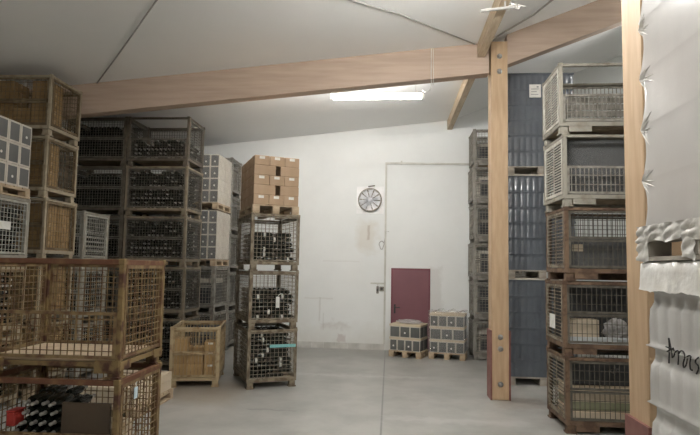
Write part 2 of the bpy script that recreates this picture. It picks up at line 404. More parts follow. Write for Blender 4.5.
# extractor fan
fx, fz = -.5, 3.68
o = empty('wall_fan', (fx, wy(fx), fz), WROT, 'round silver extractor fan on a square white plate high on the wall', 'fan')
b = MB(); b.box(-.34, .34, -.012, 0, -.34, .34, bev=.004); b.build('mounting_plate', M['fan_plate'], o)
b = MB(); b.lathe([(.285, 0), (.30, -.05), (.29, -.08), (.268, -.08), (.268, -.015)], (0, -.012, 0), 'Y', 40); b.build('ring', M['grey'], o)
b = MB()
for k in range(10):
    a0 = 2*math.pi*k/10; a1 = a0 + .50
    vs = []
    for r_ in (.055, .16, .262):
        for a, yv in ((a0, -.065), (a1, -.030)):
            vs.append((r_*math.cos(a), yv, r_*math.sin(a)))
    vs += [(x, y+.004, z) for x, y, z in vs]
    b.add(vs, [[0,1,3,2],[2,3,5,4],[8,9,7,6],[10,11,9,8],[0,2,8,6],[2,4,10,8],[1,7,9,3],[3,9,11,5],[4,5,11,10],[0,6,7,1]])
bl = b.build('blades', M['steel'], o)
b = MB(); b.lathe([(.07, 0), (.07, -.04), (.03, -.055)], (0, -.02, 0), 'Y', 20); b.build('hub', M['steel'], o)
b = MB()
for r_ in (.10, .18, .262):
    b.tube([(r_*math.cos(2*math.pi*k/32), -.098, r_*math.sin(2*math.pi*k/32)) for k in range(33)], .0035, 5)
for k in range(6):
    a = math.pi*k/3+.2
    b.bar((.05*math.cos(a), -.098, .05*math.sin(a)), (.285*math.cos(a), -.092, .285*math.sin(a)), .006)
b.build('guard', M['steel'], o)
b = MB(); b.bar((-.05, -.03, .34), (.12, -.05, .36), .02); b.build('cable_gland', M['slate'], o)

# ------------------------------------------------------------------ timber frame
TY0, TY1 = 8.45, 8.65
def rafter(name, x0, x1, dep):
    b = MB()
    vs = [(x, y, z) for y in (TY0, TY1) for x, z in ((x0, zc(x0)-dep), (x1, zc(x1)-dep), (x1, zc(x1)), (x0, zc(x0)))]
    b.add(vs, [[0,1,2,3],[7,6,5,4],[0,4,5,1],[1,5,6,2],[2,6,7,3],[3,7,4,0]])
    return structure(b.build(name, M['glulam']))
rafter('beam_rafter_low', XL, 1.57, .53)
rafter('beam_rafter_high', 1.86, XR, .50)
def post(name, x0, x1, y0, y1, top):
    o = empty(name, ((x0+x1)/2, (y0+y1)/2, 0)); o['kind'] = 'structure'
    wx, wyy = (x1-x0)/2, (y1-y0)/2
    b = MB(); b.box(-wx, wx, -wyy, wyy, 0, top, bev=.006); b.build('post_timber', M['glulam_post'], o)
    for s_ in (-1, 1):
        b = MB(); a, c = sorted((s_*wx, s_*(wx+.022))); b.box(a, c, -wyy-.02, wyy+.02, 0, 1.06); b.build('post_plate', M['plate'], o)
    for z in (.24, .78, .96, top-.25, top-.5) if y0 > 5 else ():
        b = MB(); b.lathe([(.042, 0), (.042, -.012), (.022, -.014), (.022, -.03)], (0.0, -wyy, z), 'Y', 14); b.build('bolt', M['bolt'], o)
    return o
post('pillar_post', 1.60, 1.86, TY0-.03, TY1+.05, 5.69)
post('pillar_post_near', 1.60, 1.86, 3.42, 3.70, 5.72)
# purlins at the change of roof pitch
for nm, ya, yb in (('beam_purlin_rear', TY1, wy(1.45)), ('beam_purlin_front', Y0, TY0)):
    b = MB(); b.box(1.385, 1.505, ya, yb, 5.44, zc(1.385)); structure(b.build(nm, M['pine']))
# roof bracing cables
def cable(label, pts, r):
    b = MB(); b.tube(pts, r, 6)
    tag(b.build('bracing_cable', M['cable']), label, 'cable')
def cz(x, y): return (x, y, zc(x)-.03)
cable('dark bracing cable under the ceiling above the carton cages', [cz(-5.0, 8.4), cz(-4.0, 7.3), cz(-2.8, 5.95), cz(-2.2, 5.3)], .011)
cable('dark bracing cable running over the beam to the post head', [cz(1.34, 8.40), cz(.1, 7.1), cz(-.88, 6.3), cz(-1.5, 5.8)], .011)
cable('dark bracing cable on the steep roof side beyond the post', [cz(1.59, 8.35), cz(2.15, 7.95), cz(2.5, 7.4), cz(3.3, 6.2)], .016)
# scrap of film caught under the roof beside the purlin
o = empty('torn_film', (1.58, 6.65, 5.37), 0, 'torn scrap of white plastic on a rod under the purlin at the roof', 'plastic film')
b = MB(); nn = 14
ring = [((.14 if k % 2 else .07)*math.cos(2*math.pi*k/nn), .04*math.sin(4*math.pi*k/nn), (.05 if k % 2 else .02)*math.sin(2*math.pi*k/nn)) for k in range(nn)]
b.add([(0, -.06, 0)] + ring + [(0, .05, 0)], [[0, 1+k, 1+(k+1) % nn] for k in range(nn)] + [[nn+1, 1+(k+1) % nn, 1+k] for k in range(nn)])
b.build('film_scrap', M['film_white'], o)
b = MB(); b.bar((.05, 0, .0), (-.45, .0, -.05), .03); b.bar((-.14, 0, -.02), (-.14, .0, .069), .02); b.build('holder_rod', M['cable'], o)

# fluorescent fixtures
for i, (x, y, z, a, power) in enumerate(TUBES):
    lab = ['glowing fluorescent tube light hung behind the timber beam', 'unseen added fluorescent tube light close under the ceiling behind the beam', 'unseen fluorescent tube light hung in front of the timber beam', 'unseen fluorescent tube light hung over the middle of the aisle',
           'unseen fluorescent tube light hung over the aisle entrance', 'unseen fluorescent tube light hung in the high bay', 'unseen fluorescent tube light at the far end of the high bay'][i]
    o = empty('ceiling_light', (x, y, z), R(a), lab, 'light', 'fluorescent tube lights')
    b = MB(); b.box(-.84, .84, -.025, .025, .046, .066, bev=.005); b.build('housing', M['fixture'], o)
    b = MB(); b.tube([(-.80, 0, 0), (.80, 0, 0)], .045, 14); b.build('diffuser', emit('fluorescent_diffuser', (1.0, 0.985, 0.95), power), o)
    for s_ in (-1, 1):
        b = MB(); b.tube([(s_*.80, 0, 0), (s_*.85, 0, 0)], .05, 14); b.build('end_cap', M['white_pvc'], o)
        cx = x + s_*.7*math.cos(R(a)); h = zc(cx) - z
        b = MB(); b.tube([(s_*.70, 0, .066), (s_*.70, 0, h)], .004, 5); b.build('suspension_wire', M['wire_light'], o)
b = MB(); yq = TY0-.02; zb = zc(.64)
b.tube([(.64, yq, zb-.01), (.64, yq, 5.15), (.645, yq, 4.98), (.62, yq+.02, 4.90), (.56, yq+.2, 4.93), (.55, 9.35, 5.2)], .006, 6)
b.tube([(.67, yq, zb-.01), (.675, yq, 5.2), (.68, yq, 4.98), (.62, yq+.01, 4.89)], .005, 6)
tag(b.build('light_cord', M['wire_light']), 'thin pale cord looping down the beam to the tube light', 'cord')

# ------------------------------------------------------------------ kits of parts
CACHE = {}
def cached(key, fn):
    if key not in CACHE: CACHE[key] = fn()
    return CACHE[key]

def panel_mesh(L, z0, z1, sx, sz, wt, border, axis):
    """wire panel in a plane: along x (axis 'x') or along y"""
    b = MB()
    P = (lambda u, z: (u, 0, z)) if axis == 'x' else (lambda u, z: (0, u, z))
    if sx:
        n = max(1, round(L/sx))
        for i in range(1, n): u = -L/2 + L*i/n; b.bar(P(u, z0), P(u, z1), wt)
    if sz:
        n = max(1, round((z1-z0)/sz))
        for i in range(1, n): z = z0 + (z1-z0)*i/n; b.bar(P(-L/2, z), P(L/2, z), wt)
    t = border
    for z in (z0+t/2, z1-t/2): b.bar(P(-L/2, z), P(L/2, z), t, t*.7)
    for u in (-L/2+t/2, L/2-t/2): b.bar(P(u, z0), P(u, z1), t, t*.7)
    return b

STY = {  # frame, wire, wire spacing x/z front, side spacing x/z, thickness
    'rust':   dict(fr='rust', wi='rust_wire', s=(.062, .062), t=.0075, post=.045),
    'tan':    dict(fr='tan', wi='tan_wire', s=(.07, .07), t=.007, post=.05),
    'grey':   dict(fr='grey', wi='grey_wire', s=(.065, .065), t=.007, post=.05),
    'pale':   dict(fr='pale', wi='pale_wire', s=(.06, .06), t=.008, post=.045),
    'umber':  dict(fr='umber', wi='umber_wire', s=(.07, .07), t=.0055, post=.042),
    'dark':   dict(fr='dark', wi='dark_wire', s=(.055, .055), t=.0055, post=.05),
    'brown':  dict(fr='brown', wi='brown_wire', s=(.07, .07), t=.0065, post=.04, full=True),
    'slate':  dict(fr='slate', wi='slate_wire', s=(.07, .07), t=.008, post=.055),
    'tanmid': dict(fr='tanmid', wi='dark_wire', s=(.055, .055), t=.0055, post=.045),
    'tanbar': dict(fr='tan', wi='tan_wire', s=(.06, None), t=.010, post=.05),
    'slatpale': dict(fr='grey', wi='slate_wire', s=(.055, .14), t=.010, post=.05, side=('pale', 'pale_wire', (.28, .036), .012)),
    'slatrust': dict(fr='redbrown', wi='dark_wire', s=(.06, .12), t=.007, post=.05, side=('brown', 'brown_wire', (.28, .045), .010)),
}
def cage(W, D, H, style, loc, rz, label, group=None, upper='gate', deck='pallet', foot=.10, name='wire_cage'):
    """mesh-sided stacking container; front is local -y; upper: 'gate', 'open'"""
    st = STY[style]; p = st['post']; wt = st['t']; fm = M[st['fr']]; wm = M[st['wi']]
    root = empty(name, loc, rz, label, 'cage', group)
    zb = foot + .055; zt = H - .04; zm = zb + (zt - zb)*.5
    def frame():
        b = MB(); rh = .042 if style == 'rust' else .055
        for sx in (-1, 1):
            for sy in (-1, 1):
                x, y = sx*(W/2-p/2), sy*(D/2-p/2)
                b.box(x-p/2, x+p/2, y-p/2, y+p/2, foot, H-.012, bev=.004)
                if style == 'rust':
                    xa, xb = sorted((sx*(W/2-.004), sx*(W/2-.22))); b.box(xa, xb, sy*D/2-.006, sy*D/2+.006, foot-.05, foot+.06, bev=.003)
                    ya, yb = sorted((sy*(D/2-.004), sy*(D/2-.2))); b.box(sx*W/2-.006, sx*W/2+.006, ya, yb, foot-.03, foot+.05, bev=.003)
                b.box(x-p*.62, x+p*.62, y-p*.62, y+p*.62, H-.05, H, bev=.006)
        t = .04
        if style.startswith('slat'):
            b.box(-W/2+p, W/2-p, D/2-.05, D/2-.03, .004, foot); b.box(-W/2+.12, -W/2+.40, -D/2+.002, -D/2+.02, .03, foot)
        for sy in (-1, 1):
            y = sy*(D/2-t/2)
            if style != 'rust': b.box(-W/2+p, W/2-p, y-t/2, y+t/2, H-.05, H-.012, bev=.004)
            y = sy*(D/2-t/2); b.box(-W/2+p, W/2-p, y-t/2, y+t/2, foot, foot+rh, bev=.004)
        for sx in (-1, 1):
            x = sx*(W/2-t/2)
            if style != 'rust': b.box(x-t/2, x+t/2, -D/2+p, D/2-p, H-.05, H-.012, bev=.004)
            b.box(x-t/2, x+t/2, -D/2+p, D/2-p, foot, foot+rh, bev=.004)
        return b.mesh('frame', fm)
    key = (W, D, H, style, upper)
    link('frame', cached(('fr',)+key, frame), root)
    if style == 'rust':
        for sy in (-1, 1):
            b = MB(); b.box(-W/2+p, W/2-p, -.022, .022, H-.055, H-.008, bev=.004); b.build('top_rail', M['rust_red'], root, (0, sy*(D/2-.022), 0))
        for sx in (-1, 1):
            b = MB(); b.box(-.022, .022, -D/2+p, D/2-p, H-.055, H-.008, bev=.004); b.build('top_rail', M['rust_red'], root, (sx*(W/2-.022), 0, 0))
    def deckm():
        b = MB(); n = 7
        for i in range(n):
            a = -D/2+.05 + (D-.1)*i/n; b.box(-W/2+.045, W/2-.045, a+.004, a+(D-.1)/n-.004, foot+.02, foot+.045)
        return b.mesh('floor_deck', M[deck])
    link('floor_deck', cached(('dk', deck)+key, deckm), root)
    def footm():
        b = MB(); b.box(-.05, .05, -.05, .05, 0, foot, bev=.008); b.box(-.062, .062, -.062, .062, 0, .018)
        return b.mesh('foot', fm)
    for sx in (-1, 1):
        for sy in (-1, 1):
            link('foot', cached(('ft', style, foot), footm), root, (sx*(W/2-.065), sy*(D/2-.065), 0))
    fs = st['s']; ss = st.get('side')
    L = W - 2*p
    full = st.get('full'); bd = .016 if full else .028
    lg = cached(('lg',)+key, lambda: panel_mesh(L, zb+.01, (zt-.015 if full else zm-.005), fs[0], fs[1], wt, bd, 'x').mesh('gate', wm))
    link('gate', lg, root, (0, -D/2+.012, 0))
    if upper == 'gate' and not full:
        ug = cached(('ug',)+key, lambda: panel_mesh(L, zm+.005, zt-.015, fs[0], fs[1], wt, .028, 'x').mesh('gate', wm))
        link('gate', ug, root, (0, -D/2+.012, 0))
    bk = cached(('bk',)+key, lambda: panel_mesh(L, zb+.01, zt-.015, fs[0], fs[1] or .12, wt, .028, 'x').mesh('back_panel', wm))
    link('back_panel', bk, root, (0, D/2-.012, 0))
    if ss: sm, sw, s2, t2 = M[ss[1]], ss[0], ss[2], ss[3]
    else: sm, s2, t2 = wm, (fs[0], fs[1] or .12), wt
    sp = cached(('sp',)+key, lambda: panel_mesh(D-2*p, zb+.01, zt-.015, s2[0], s2[1], t2, .03, 'y').mesh('side_panel', sm))
    for sx in (-1, 1): link('side_panel', sp, root, (sx*(W/2-.012), 0, 0))
    return root

def pallet(W, D, loc, rz, label, group=None, parent=None, name='wooden_pallet', m='pallet'):
    if parent: root = parent; base = empty(name, loc, rz); base.parent = parent
    else: base = empty(name, loc, rz, label, 'pallet', group)
    k = (W, D, m)
    def deck():
        b = MB(); n = 7 if D > .7 else 5
        for i in range(n):
            a = -D/2 + D*i/n; b.box(-W/2, W/2, a+.008, a+D/n-.008, .122, .144)
        for x in (-W/2, -.06, W/2-.12): b.box(x, x+.12, -D/2, D/2, .10, .121)
        return b.mesh('deck', M[m])
    link('deck', cached(('pd',)+k, deck), base)
    def blk():
        b = MB(); b.box(-.06, .06, -.05, .05, .022, .10, bev=.004); return b.mesh('block', M[m])
    for x in (-W/2+.06, 0, W/2-.06):
        for y in (-D/2+.05, 0, D/2-.05): link('block', cached(('pb', m), blk), base, (x, y, 0))
    def run():
        b = MB()
        for x in (-W/2, -.06, W/2-.12): b.box(x, x+.12, -D/2, D/2, 0, .0215)
        return b.mesh('runner', M[m])
    link('runner', cached(('pr',)+k, run), base)
    return base

# bottles: axis along +Y from base (y=0) to mouth (y=.30)
PROF = [(.030, .004), (.0385, 0.0), (.0395, .01), (.0395, .185), (.034, .205), (.019, .235), (.015, .25), (.0155, .297), (.011, .30)]
def bottle_mesh(foil, n=10, axis='Y'):
    b = MB(); b.lathe(PROF, (0, 0, 0), 'Y', n, mis=[0, 0, 0, 0, 0, 1, 1, 1])
    return b.mesh('wine_bottle', [M['glass'], M[foil]])
def labelled_bottle_mesh(foil, n=12):
    b = MB(); b.lathe(PROF, (0, 0, 0), 'Y', n, mis=[0, 0, 0, 0, 0, 1, 1, 1])
    b.lathe([(.0399, .08), (.0399, .118)], (0, 0, 0), 'Y', n, 2)
    return b.mesh('wine_bottle', [M['glass'], M[foil], M['paper']])
def bottle_bulk(nx, ny, nz, px, py, pz, flip, foil, miss=0.0, seed=1, axis='Y'):
    """many bottles lying along y, as one mesh (used only beyond the countable ones)"""
    def fn():
        r = random.Random(seed); b = MB(); n = 7
        prof = [(.038, 0.0), (.0395, .012), (.0395, .185), (.019, .235), (.0155, .25), (.0155, .30)]
        ms = [0, 0, 0, 1, 1]
        for j in range(ny):
            for k in range(nz):
                for i in range(nx):
                    if k == nz-1 and r.random() < miss: continue
                    x = (i-(nx-1)/2)*px; y = (j-ny/2)*py; z = k*pz + .041
                    f = flip if flip in (0, 1) else (r.random() < .5)
                    pr = prof if not f else [(q, .30-h) for q, h in prof][::-1]
                    mm = ms if not f else ms[::-1]
                    if axis == 'Y': b.lathe(pr, (x, y, z), 'Y', n, mis=mm)
                    else: b.lathe(pr, (y, x, z), 'X', n, mis=mm)
        return b.mesh('bottle_bulk', [M['glass'], M[foil]])
    return cached(('bb', nx, ny, nz, px, py, pz, flip, foil, miss, seed, axis), fn)
def bulk(loc, rz, me, label, off=(0, 0, 0)):
    o = link('wine_bottles', me, None, local(loc, rz, *off), rz)
    return tag(o, label, 'bottles', None, 'stuff')

# cardboard cartons
def carton_mesh(w, d, h, m, strip=True):
    def fn():
        b = MB(); b.box(-w/2, w/2, -d/2, d/2, 0, h, bev=.006)
        return b.mesh('carton_body', M[m])
    return cached(('cb', w, d, h, m), fn)
def carton(w, d, h, m, loc, rz, label, group, sticker=None, tape=True):
    o = empty('cardboard_carton', loc, rz, label, 'box', group)
    link('carton_body', carton_mesh(w, d, h, m), o)
    if tape:
        def tp():
            b = MB()
            b.box(-w/2-.0015, w/2+.0015, -.025, .025, h-.06, h+.0015)
            return b.mesh('tape', M['tape'])
        link('tape', cached(('ct', w, d, h), tp), o)
    if sticker:
        def stk():
            b = MB(); b.box(-sticker[0]/2, sticker[0]/2, -d/2-.003, -d/2+.001, h*.98-sticker[1], h*.98-.01)
            return b.mesh('label_sticker', M['paper'])
        link('label_sticker', cached(('cs', w, d, h, sticker), stk), o)
    return o
def wine_carton(w, d, h, loc, rz, label, group, face='wine_face', sides=(-1, 1), dot=True):
    """carton with a dark printed face framed by pale edges and a round white emblem"""
    o = empty('wine_carton', loc, rz, label, 'box', group)
    link('carton_body', carton_mesh(w, d, h, 'wine_edge'), o)
    e = .028 if face == 'silver_face' else .014
    def fc():
        b = MB(); b.box(-w/2+e, w/2-e, -d/2-.002, -d/2+.001, e, h-e); return b.mesh('printed_face', M[face])
    link('printed_face', cached(('wf', w, d, h, face), fc), o)
    def sd():
        b = MB()
        b.box(-.0015, .0015, -d/2+e, d/2-e, e, h-e)
        return b.mesh('printed_side', M[face])
    for s_ in sides: link('printed_side', cached(('wsd', w, d, h, face), sd), o, (s_*(w/2+.0008), 0, 0))
    if dot:
        def dt():
            b = MB(); b.lathe([(.02, 0), (.02, -.0025)], (0, -d/2-.002, h*.42), 'Y', 14); return b.mesh('round_sticker', M['paper'])
        link('round_sticker', cached(('wd', d, h), dt), o)
    return o

ORD5 = ['lowest', 'fourth from the top', 'third from the top', 'second from the top', 'topmost']
ORD6 = ['lowest', 'fifth from the top'] + ORD5[1:]
ORD3 = ['lowest', 'middle one', 'topmost']

# ------------------------------------------------------------------ bulging shrink-wrapped bottle blocks
def wrap_mesh(W, D, H, layer, pitch, amp, m, name, seed=3, pinch=0.012, head=.0, us=6):
    """closed block whose sides show rows of bottles through tight film; origin at bottom centre"""
    def fn():
        r = random.Random(seed); b = MB()
        nl = max(1, round(H/layer)); lay = H/nl
        ts = [0, .03, .12, .45, .66, .72, .78, .86, .95, .99]
        zs = [(i+t)*lay for i in range(nl) for t in ts] + [H]
        kb, kp = (1.7, .3) if m == 'film_blue' else (1.0, 1.0)
        def prof(t):
            if t < .03: return -pn*.5
            if t < .66: return 0.0
            if t < .80: return .030*(t-.66)/.14
            if t < .95: return .030
            return .030 - (.030+pn*.5)*(t-.95)/.05
        per = []
        pn = 0.0 if m == 'film_blue' else pinch
        def side(n, f):
            for i in range(n): per.append(f(i/n))
        nx = round(W/pitch)*us; ny = round(D/pitch)*us
        for i in range(nx): per.append((-W/2 + W*i/nx, -D/2, 0, -1, i*1.0/us))
        for i in range(ny): per.append((W/2, -D/2 + D*i/ny, 1, 0, i*1.0/us))
        for i in range(nx): per.append((W/2 - W*i/nx, D/2, 0, 1, i*1.0/us))
        for i in range(ny): per.append((-W/2, D/2 - D*i/ny, -1, 0, i*1.0/us))
        n = len(per); vs = []
        jit = {}
        for zi, z in enumerate(zs):
            li = min(nl-1, int(z/lay+1e-6)); t = z/lay - li
            if z >= H-1e-6: t = 1.0
            for (x, y, ax, ay, u) in per:
                fr = (u % 1.0) - .5
                q = .020*(1 - math.sqrt(max(0, 1-(2*fr*.93)**2)))
                k = (li, int(u), ax, ay)
                if k not in jit: jit[k] = r.uniform(-.004, .004)
                inn = prof(t)*amp*kp + (q*kb + jit[k])*amp*(1 if t < .8 else .5)
                if t < .03 or t > .97: inn = prof(t)*amp*.5
                # film is pulled into small tucks at the corners of each layer pad
                ct = math.sin(math.pi*t) if m == 'film_smooth' else (.35 + .9*max(0, min(1, (t-.6)/.15)) if .03 < t < .96 else 0.0)
                c = max(0, 1 - ((W/2-abs(x)) + (D/2-abs(y)))/.05)
                inn2 = inn
                vs.append((x - ax*inn - (math.copysign(1, x)*c*.018*ct if c else 0),
                           y - ay*inn - (math.copysign(1, y)*c*.018*ct if c else 0), z))
        fs = []
        for zi in range(len(zs)-1):
            for i in range(n): fs.append([zi*n+i, zi*n+(i+1) % n, (zi+1)*n+(i+1) % n, (zi+1)*n+i])
        b.add(vs, fs, 0, True)
        o = (len(zs)-1)*n
        b.f.append([o+i for i in range(n)]); b.mi.append(0); b.sm.append(False)
        b.f.append([i for i in range(n)][::-1]); b.mi.append(0); b.sm.append(False)
        return b.mesh(name, M[m])
    return cached(('wm', W, D, H, layer, pitch, amp, m, seed), fn)

def bottle_pallet(W, D, H, loc, rz, label, group, m, layer=.29, pitch=.105, amp=1.0, seed=3, top=None):
    o = empty('wrapped_bottle_pallet', loc, rz, label, 'pallet', group)
    pallet(W, D, (0, 0, 0), 0, '', parent=o, name='base_pallet', m='pallet_grey')
    link('film_wrap', wrap_mesh(W-.03, D-.03, H-.145-.03, layer, pitch, amp, m, 'film_wrap', seed), o, (0, 0, .145))
    b = MB(); b.box(-W/2+.01, W/2-.01, -D/2+.01, D/2-.01, H-.03, H, bev=.006)
    link('top_sheet', cached(('ts', W, D, H, top), lambda: b.mesh('top_sheet', M[top or m])), o)
    return o

# ================================================================== RIGHT SIDE
# two wrapped pallets of new bottles close to the camera, beside the post
GX, GY = 1.355+.6, 2.97-.5
o = bottle_pallet(1.2, 1.0, 2.06-.12, (GX, GY, 0), 0, 'milky film-wrapped bottle pallet with black handwriting, lower of the two by the timber post', None, 'film_grey', .2927, .105, .7, 5, 'plank')
lower_near = o
# film skirt and board over its top
b = MB(); nu = 90
def skirt_ring(z, out, wob, sd):
    r = random.Random(sd); pts = []
    per = [(-.6, -.5), (.6, -.5), (.6, .5), (-.6, .5)]
    for e in range(4):
        a, c = per[e], per[(e+1) % 4]
        for i in range(nu):
            t = i/nu; x = a[0]+(c[0]-a[0])*t; y = a[1]+(c[1]-a[1])*t
            nx_, ny_ = [(0, -1), (1, 0), (0, 1), (-1, 0)][e]
            w_ = wob*(math.sin(t*31+sd)+.6*math.sin(t*73+sd*2)+r.uniform(-.5, .5))
            pts.append((x+nx_*(out+w_*.35), y+ny_*(out+w_*.35), z+w_*.6))
    return pts
rings = [skirt_ring(1.905, .008, .006, 1), skirt_ring(1.925, .004, .003, 2), skirt_ring(2.0, .000, .005, 3), skirt_ring(2.045, -.004, .008, 4), skirt_ring(2.058, -.02, .002, 5)]
n4 = nu*4
fs = [[i*n4+k, i*n4+(k+1) % n4, (i+1)*n4+(k+1) % n4, (i+1)*n4+k] for i in range(len(rings)-1) for k in range(n4)]
b.add([p for rg in rings for p in rg], fs, 0, True)
b.f.append([(len(rings)-1)*n4+k for k in range(n4)]); b.mi.append(0); b.sm.append(False)
b.build('film_cap', M['film_white'], lower_near)
b = MB(); b.box(-.594, .594, -.494, .494, 1.9405, 2.03); b.build('top_board', M['kraft_pale'], lower_near)
b = MB()
HW = [[(2.723, 1.682), (2.718, 1.639), (2.725, 1.559)], [(2.72, 1.681), (2.701, 1.635), (2.693, 1.589)], [(2.749, 1.636), (2.671, 1.63)], [(2.74, 1.614), (2.677, 1.64)],
      [(2.682, 1.596), (2.662, 1.624), (2.641, 1.632), (2.637, 1.609), (2.643, 1.567)],
      [(2.636, 1.62), (2.615, 1.636), (2.595, 1.635), (2.583, 1.615), (2.598, 1.582), (2.594, 1.563), (2.574, 1.579), (2.562, 1.61)],
      [(2.564, 1.616), (2.549, 1.625), (2.533, 1.623), (2.543, 1.595), (2.54, 1.566), (2.525, 1.564)],
      [(2.473, 1.63), (2.495, 1.614), (2.498, 1.602), (2.48, 1.593), (2.477, 1.577), (2.494, 1.553)]]
def smooth(p):
    out = []
    for i in range(len(p)-1):
        p0, p1, p2, p3 = p[max(i-1, 0)], p[i], p[i+1], p[min(i+2, len(p)-1)]
        for q in range(5):
            t = q/5
            out.append(tuple(.5*(2*b1+(c-a_)*t+(2*a_-5*b1+4*c-d_)*t*t+(3*b1-a_-3*c+d_)*t**3) for a_, b1, c, d_ in zip(p0, p1, p2, p3)))
    return out + [p[-1]]
for st in map(smooth, HW): b.tube([(1.3695-GX, y-GY, z) for y, z in st], .0036, 6)
b.build('handwriting', M['ink'], lower_near)
o = bottle_pallet(1.2, 1.0, 1.94, (GX, GY, 2.0605), 0, 'milky film-wrapped bottle pallet, upper of the two by the timber post', None, 'film_smooth', .29, .105, .025, 8)
upper_near = o
# loose white film bunched round the upper pallet's feet, and star-shaped tucks where the film is twisted at the corner
b = MB(); r2 = random.Random(4)
def ruffle(ya, yb, zlo, zhi, n, m_, amp, x0):
    vs = []
    for j in range(m_+1):
        for i in range(n+1):
            y = ya+(yb-ya)*i/n; t = j/m_
            q = amp*(math.sin(y*47+t*5)*.5+math.sin(y*93+t*9+1)*.3+r2.uniform(-.25, .25)) + amp*.8*math.sin(math.pi*t*2+y*8)
            vs.append((x0-abs(q), y, zlo+(zhi-zlo)*t+.010*math.sin(y*25)*(1-t)))
    b.add(vs, [[j*(n+1)+i, j*(n+1)+i+1, (j+1)*(n+1)+i+1, (j+1)*(n+1)+i] for j in range(m_) for i in range(n)], 0, True)
ruffle(.50, -.50, .098, .185, 70, 8, .014, -.602)
for yc in (.45, .02, -.44): ruffle(yc+.055, yc-.055, .004, .115, 10, 8, .010, -.6025)
b.build('loose_film', M['film_white'], upper_near)
for zt_ in (.435, .717, 1.0, 1.282, 1.565):
    b = MB(); c = Vector((-.587, .487, zt_))
    for k in range(8):
        a = R(-50 + k*14); ln = r2.uniform(.06, .17)
        tip = c + Vector((.003, -ln*math.cos(a), ln*math.sin(a)*.9)); mid = c.lerp(tip, .45) + Vector((-.0065, 0, 0))
        w_ = .0055
        b.add([c, mid+Vector((.010, 0, w_)), mid, mid+Vector((.010, 0, -w_)), tip], [[0, 2, 1], [0, 3, 2], [1, 2, 4], [2, 3, 4]])
    b.build('film_tuck', M['film_white'], upper_near)

# slate-blue bottle pallets behind the post, three high
BO = ['lowest of the three', 'middle of the three', 'topmost of the three']
for i in range(3):
    bp_ = bottle_pallet(1.2, 1.0, 1.86, (2.10+.6, 9.54+.5, 1.862*i), 0, 'slate-blue film-wrapped bottle pallet behind the timber post, %s' % BO[i], None, 'film_blue', .285, .105, .48, 11, 'wine_edge' if i < 2 else 'film_blue')
    lz = {2: (1.40, 1.64), 1: (1.30, 1.52)}.get(i)
    if lz:
        b = MB(); x0 = -.21 if i == 2 else .02
        b.box(x0, x0+.205, -.503, -.497, lz[0], lz[1]); ps = b.build('paper_sheet', M['paper'], bp_)
        b = MB()
        for q in range(3): b.box(x0+.03, x0+.03+(.13, .10, .14)[q], -.5045, -.503, lz[0]+.05+.05*q, lz[0]+.062+.05*q)
        b.box(x0+.13, x0+.165, -.5045, -.503, lz[1]-.06, lz[1]-.03)
        b.build('printed_text', M['print'], ps)

# slatted cages stacked between the two posts
RX, RY = 2.2+.62, 6.83+.4
RL = ['slatrust', 'slatrust', 'slatrust', 'slatpale', 'slatpale']
RT = ['red-brown slatted cage holding pale trays', 'red-brown slatted cage with a clear bag', 'red-brown slatted cage with a paper tag',
      'grey slatted cage holding a tall dark box', 'grey slatted cage holding a slatted crate']
for i in range(5):
    z = .94*i
    cage(1.24, .80, .94, RL[i], (RX+(.0, -.012, .008, -.01, -.03)[i], RY, z), R((0, -1, 0, 1, -1)[i]), '%s, %s between the posts' % (RT[i], ORD5[i]), 'slatted cages between the timber posts', upper='gate' if i in (0, 1, 2) else 'open')
def cage_xy(i): return (RX, RY, .94*i + .146)
# contents
for k in range(3):
    o = empty('tray', (RX-.02, RY-.05, .147+.13*k), 0, ['pale tray lowest in the bottom slatted cage', 'olive tray in the middle of the bottom slatted cage', 'pale tray on top in the bottom slatted cage'][k], 'tray')
    b = MB(); b.box(-.50, .50, -.28, .28, 0, .12, bev=.006); b.build('tray_body', M[('kraft_pale', 'green_tray', 'kraft_pale')[k]], o)
    b = MB(); b.box(-.505, .505, -.285, .285, .10, .128, bev=.004); b.build('tray_rim', M[('plank', 'kraft_pale', 'plank')[k]], o)
def crumple(name, size, loc, m, label, seed, cat='plastic film'):
    r = random.Random(seed); b = MB(); nu_, nv = 14, 9; vs = []
    for j in range(nv+1):
        ph = math.pi*j/nv
        for i in range(nu_):
            th = 2*math.pi*i/nu_
            k = 1 + r.uniform(-.22, .22)
            vs.append((size[0]*math.sin(ph)*math.cos(th)*k, size[1]*math.sin(ph)*math.sin(th)*k, size[2]*(1-math.cos(ph))*.5*(1+r.uniform(-.12, .12)) if j else 0.0))
    fs = [[j*nu_+i, j*nu_+(i+1) % nu_, (j+1)*nu_+(i+1) % nu_, (j+1)*nu_+i] for j in range(nv) for i in range(nu_)]
    b.add(vs, fs); return tag(b.build(name, M[m], None, loc), label, cat)
o = empty('wrapped_box', (RX-.02, RY+.06, .147+.39), 0, 'dark film-wrapped box lying on the trays in the bottom slatted cage', 'box')
b = MB(); b.box(-.50, .50, -.18, .22, 0, .30, bev=.02); b.build('box_body', M['dark_box'], o)
crumple('film_cover', (.40, .17, .36), (0, 0, 0), 'film_glint', '', 12)
fc = bpy.data.objects['film_cover']; fc.parent = o
for kk in ('label', 'category'): del fc[kk]
o = empty('wrapped_box', (RX, RY+.18, .94+.146), 0, 'dark box at the back of the cage behind the clear bag', 'box')
b = MB(); b.box(-.52, .52, -.08, .15, 0, .75, bev=.02); b.build('box_body', M['dark_box'], o); b = MB(); b.box(-.525, .525, -.085, .155, .60, .755, bev=.02); b.build('box_lid', M['dark_box'], o)
carton(.36, .22, .30, 'kraft_pale', (RX-.33, RY-.14, .94+.146), R(1), 'pale carton beside the clear bag in a red-brown slatted cage', None)
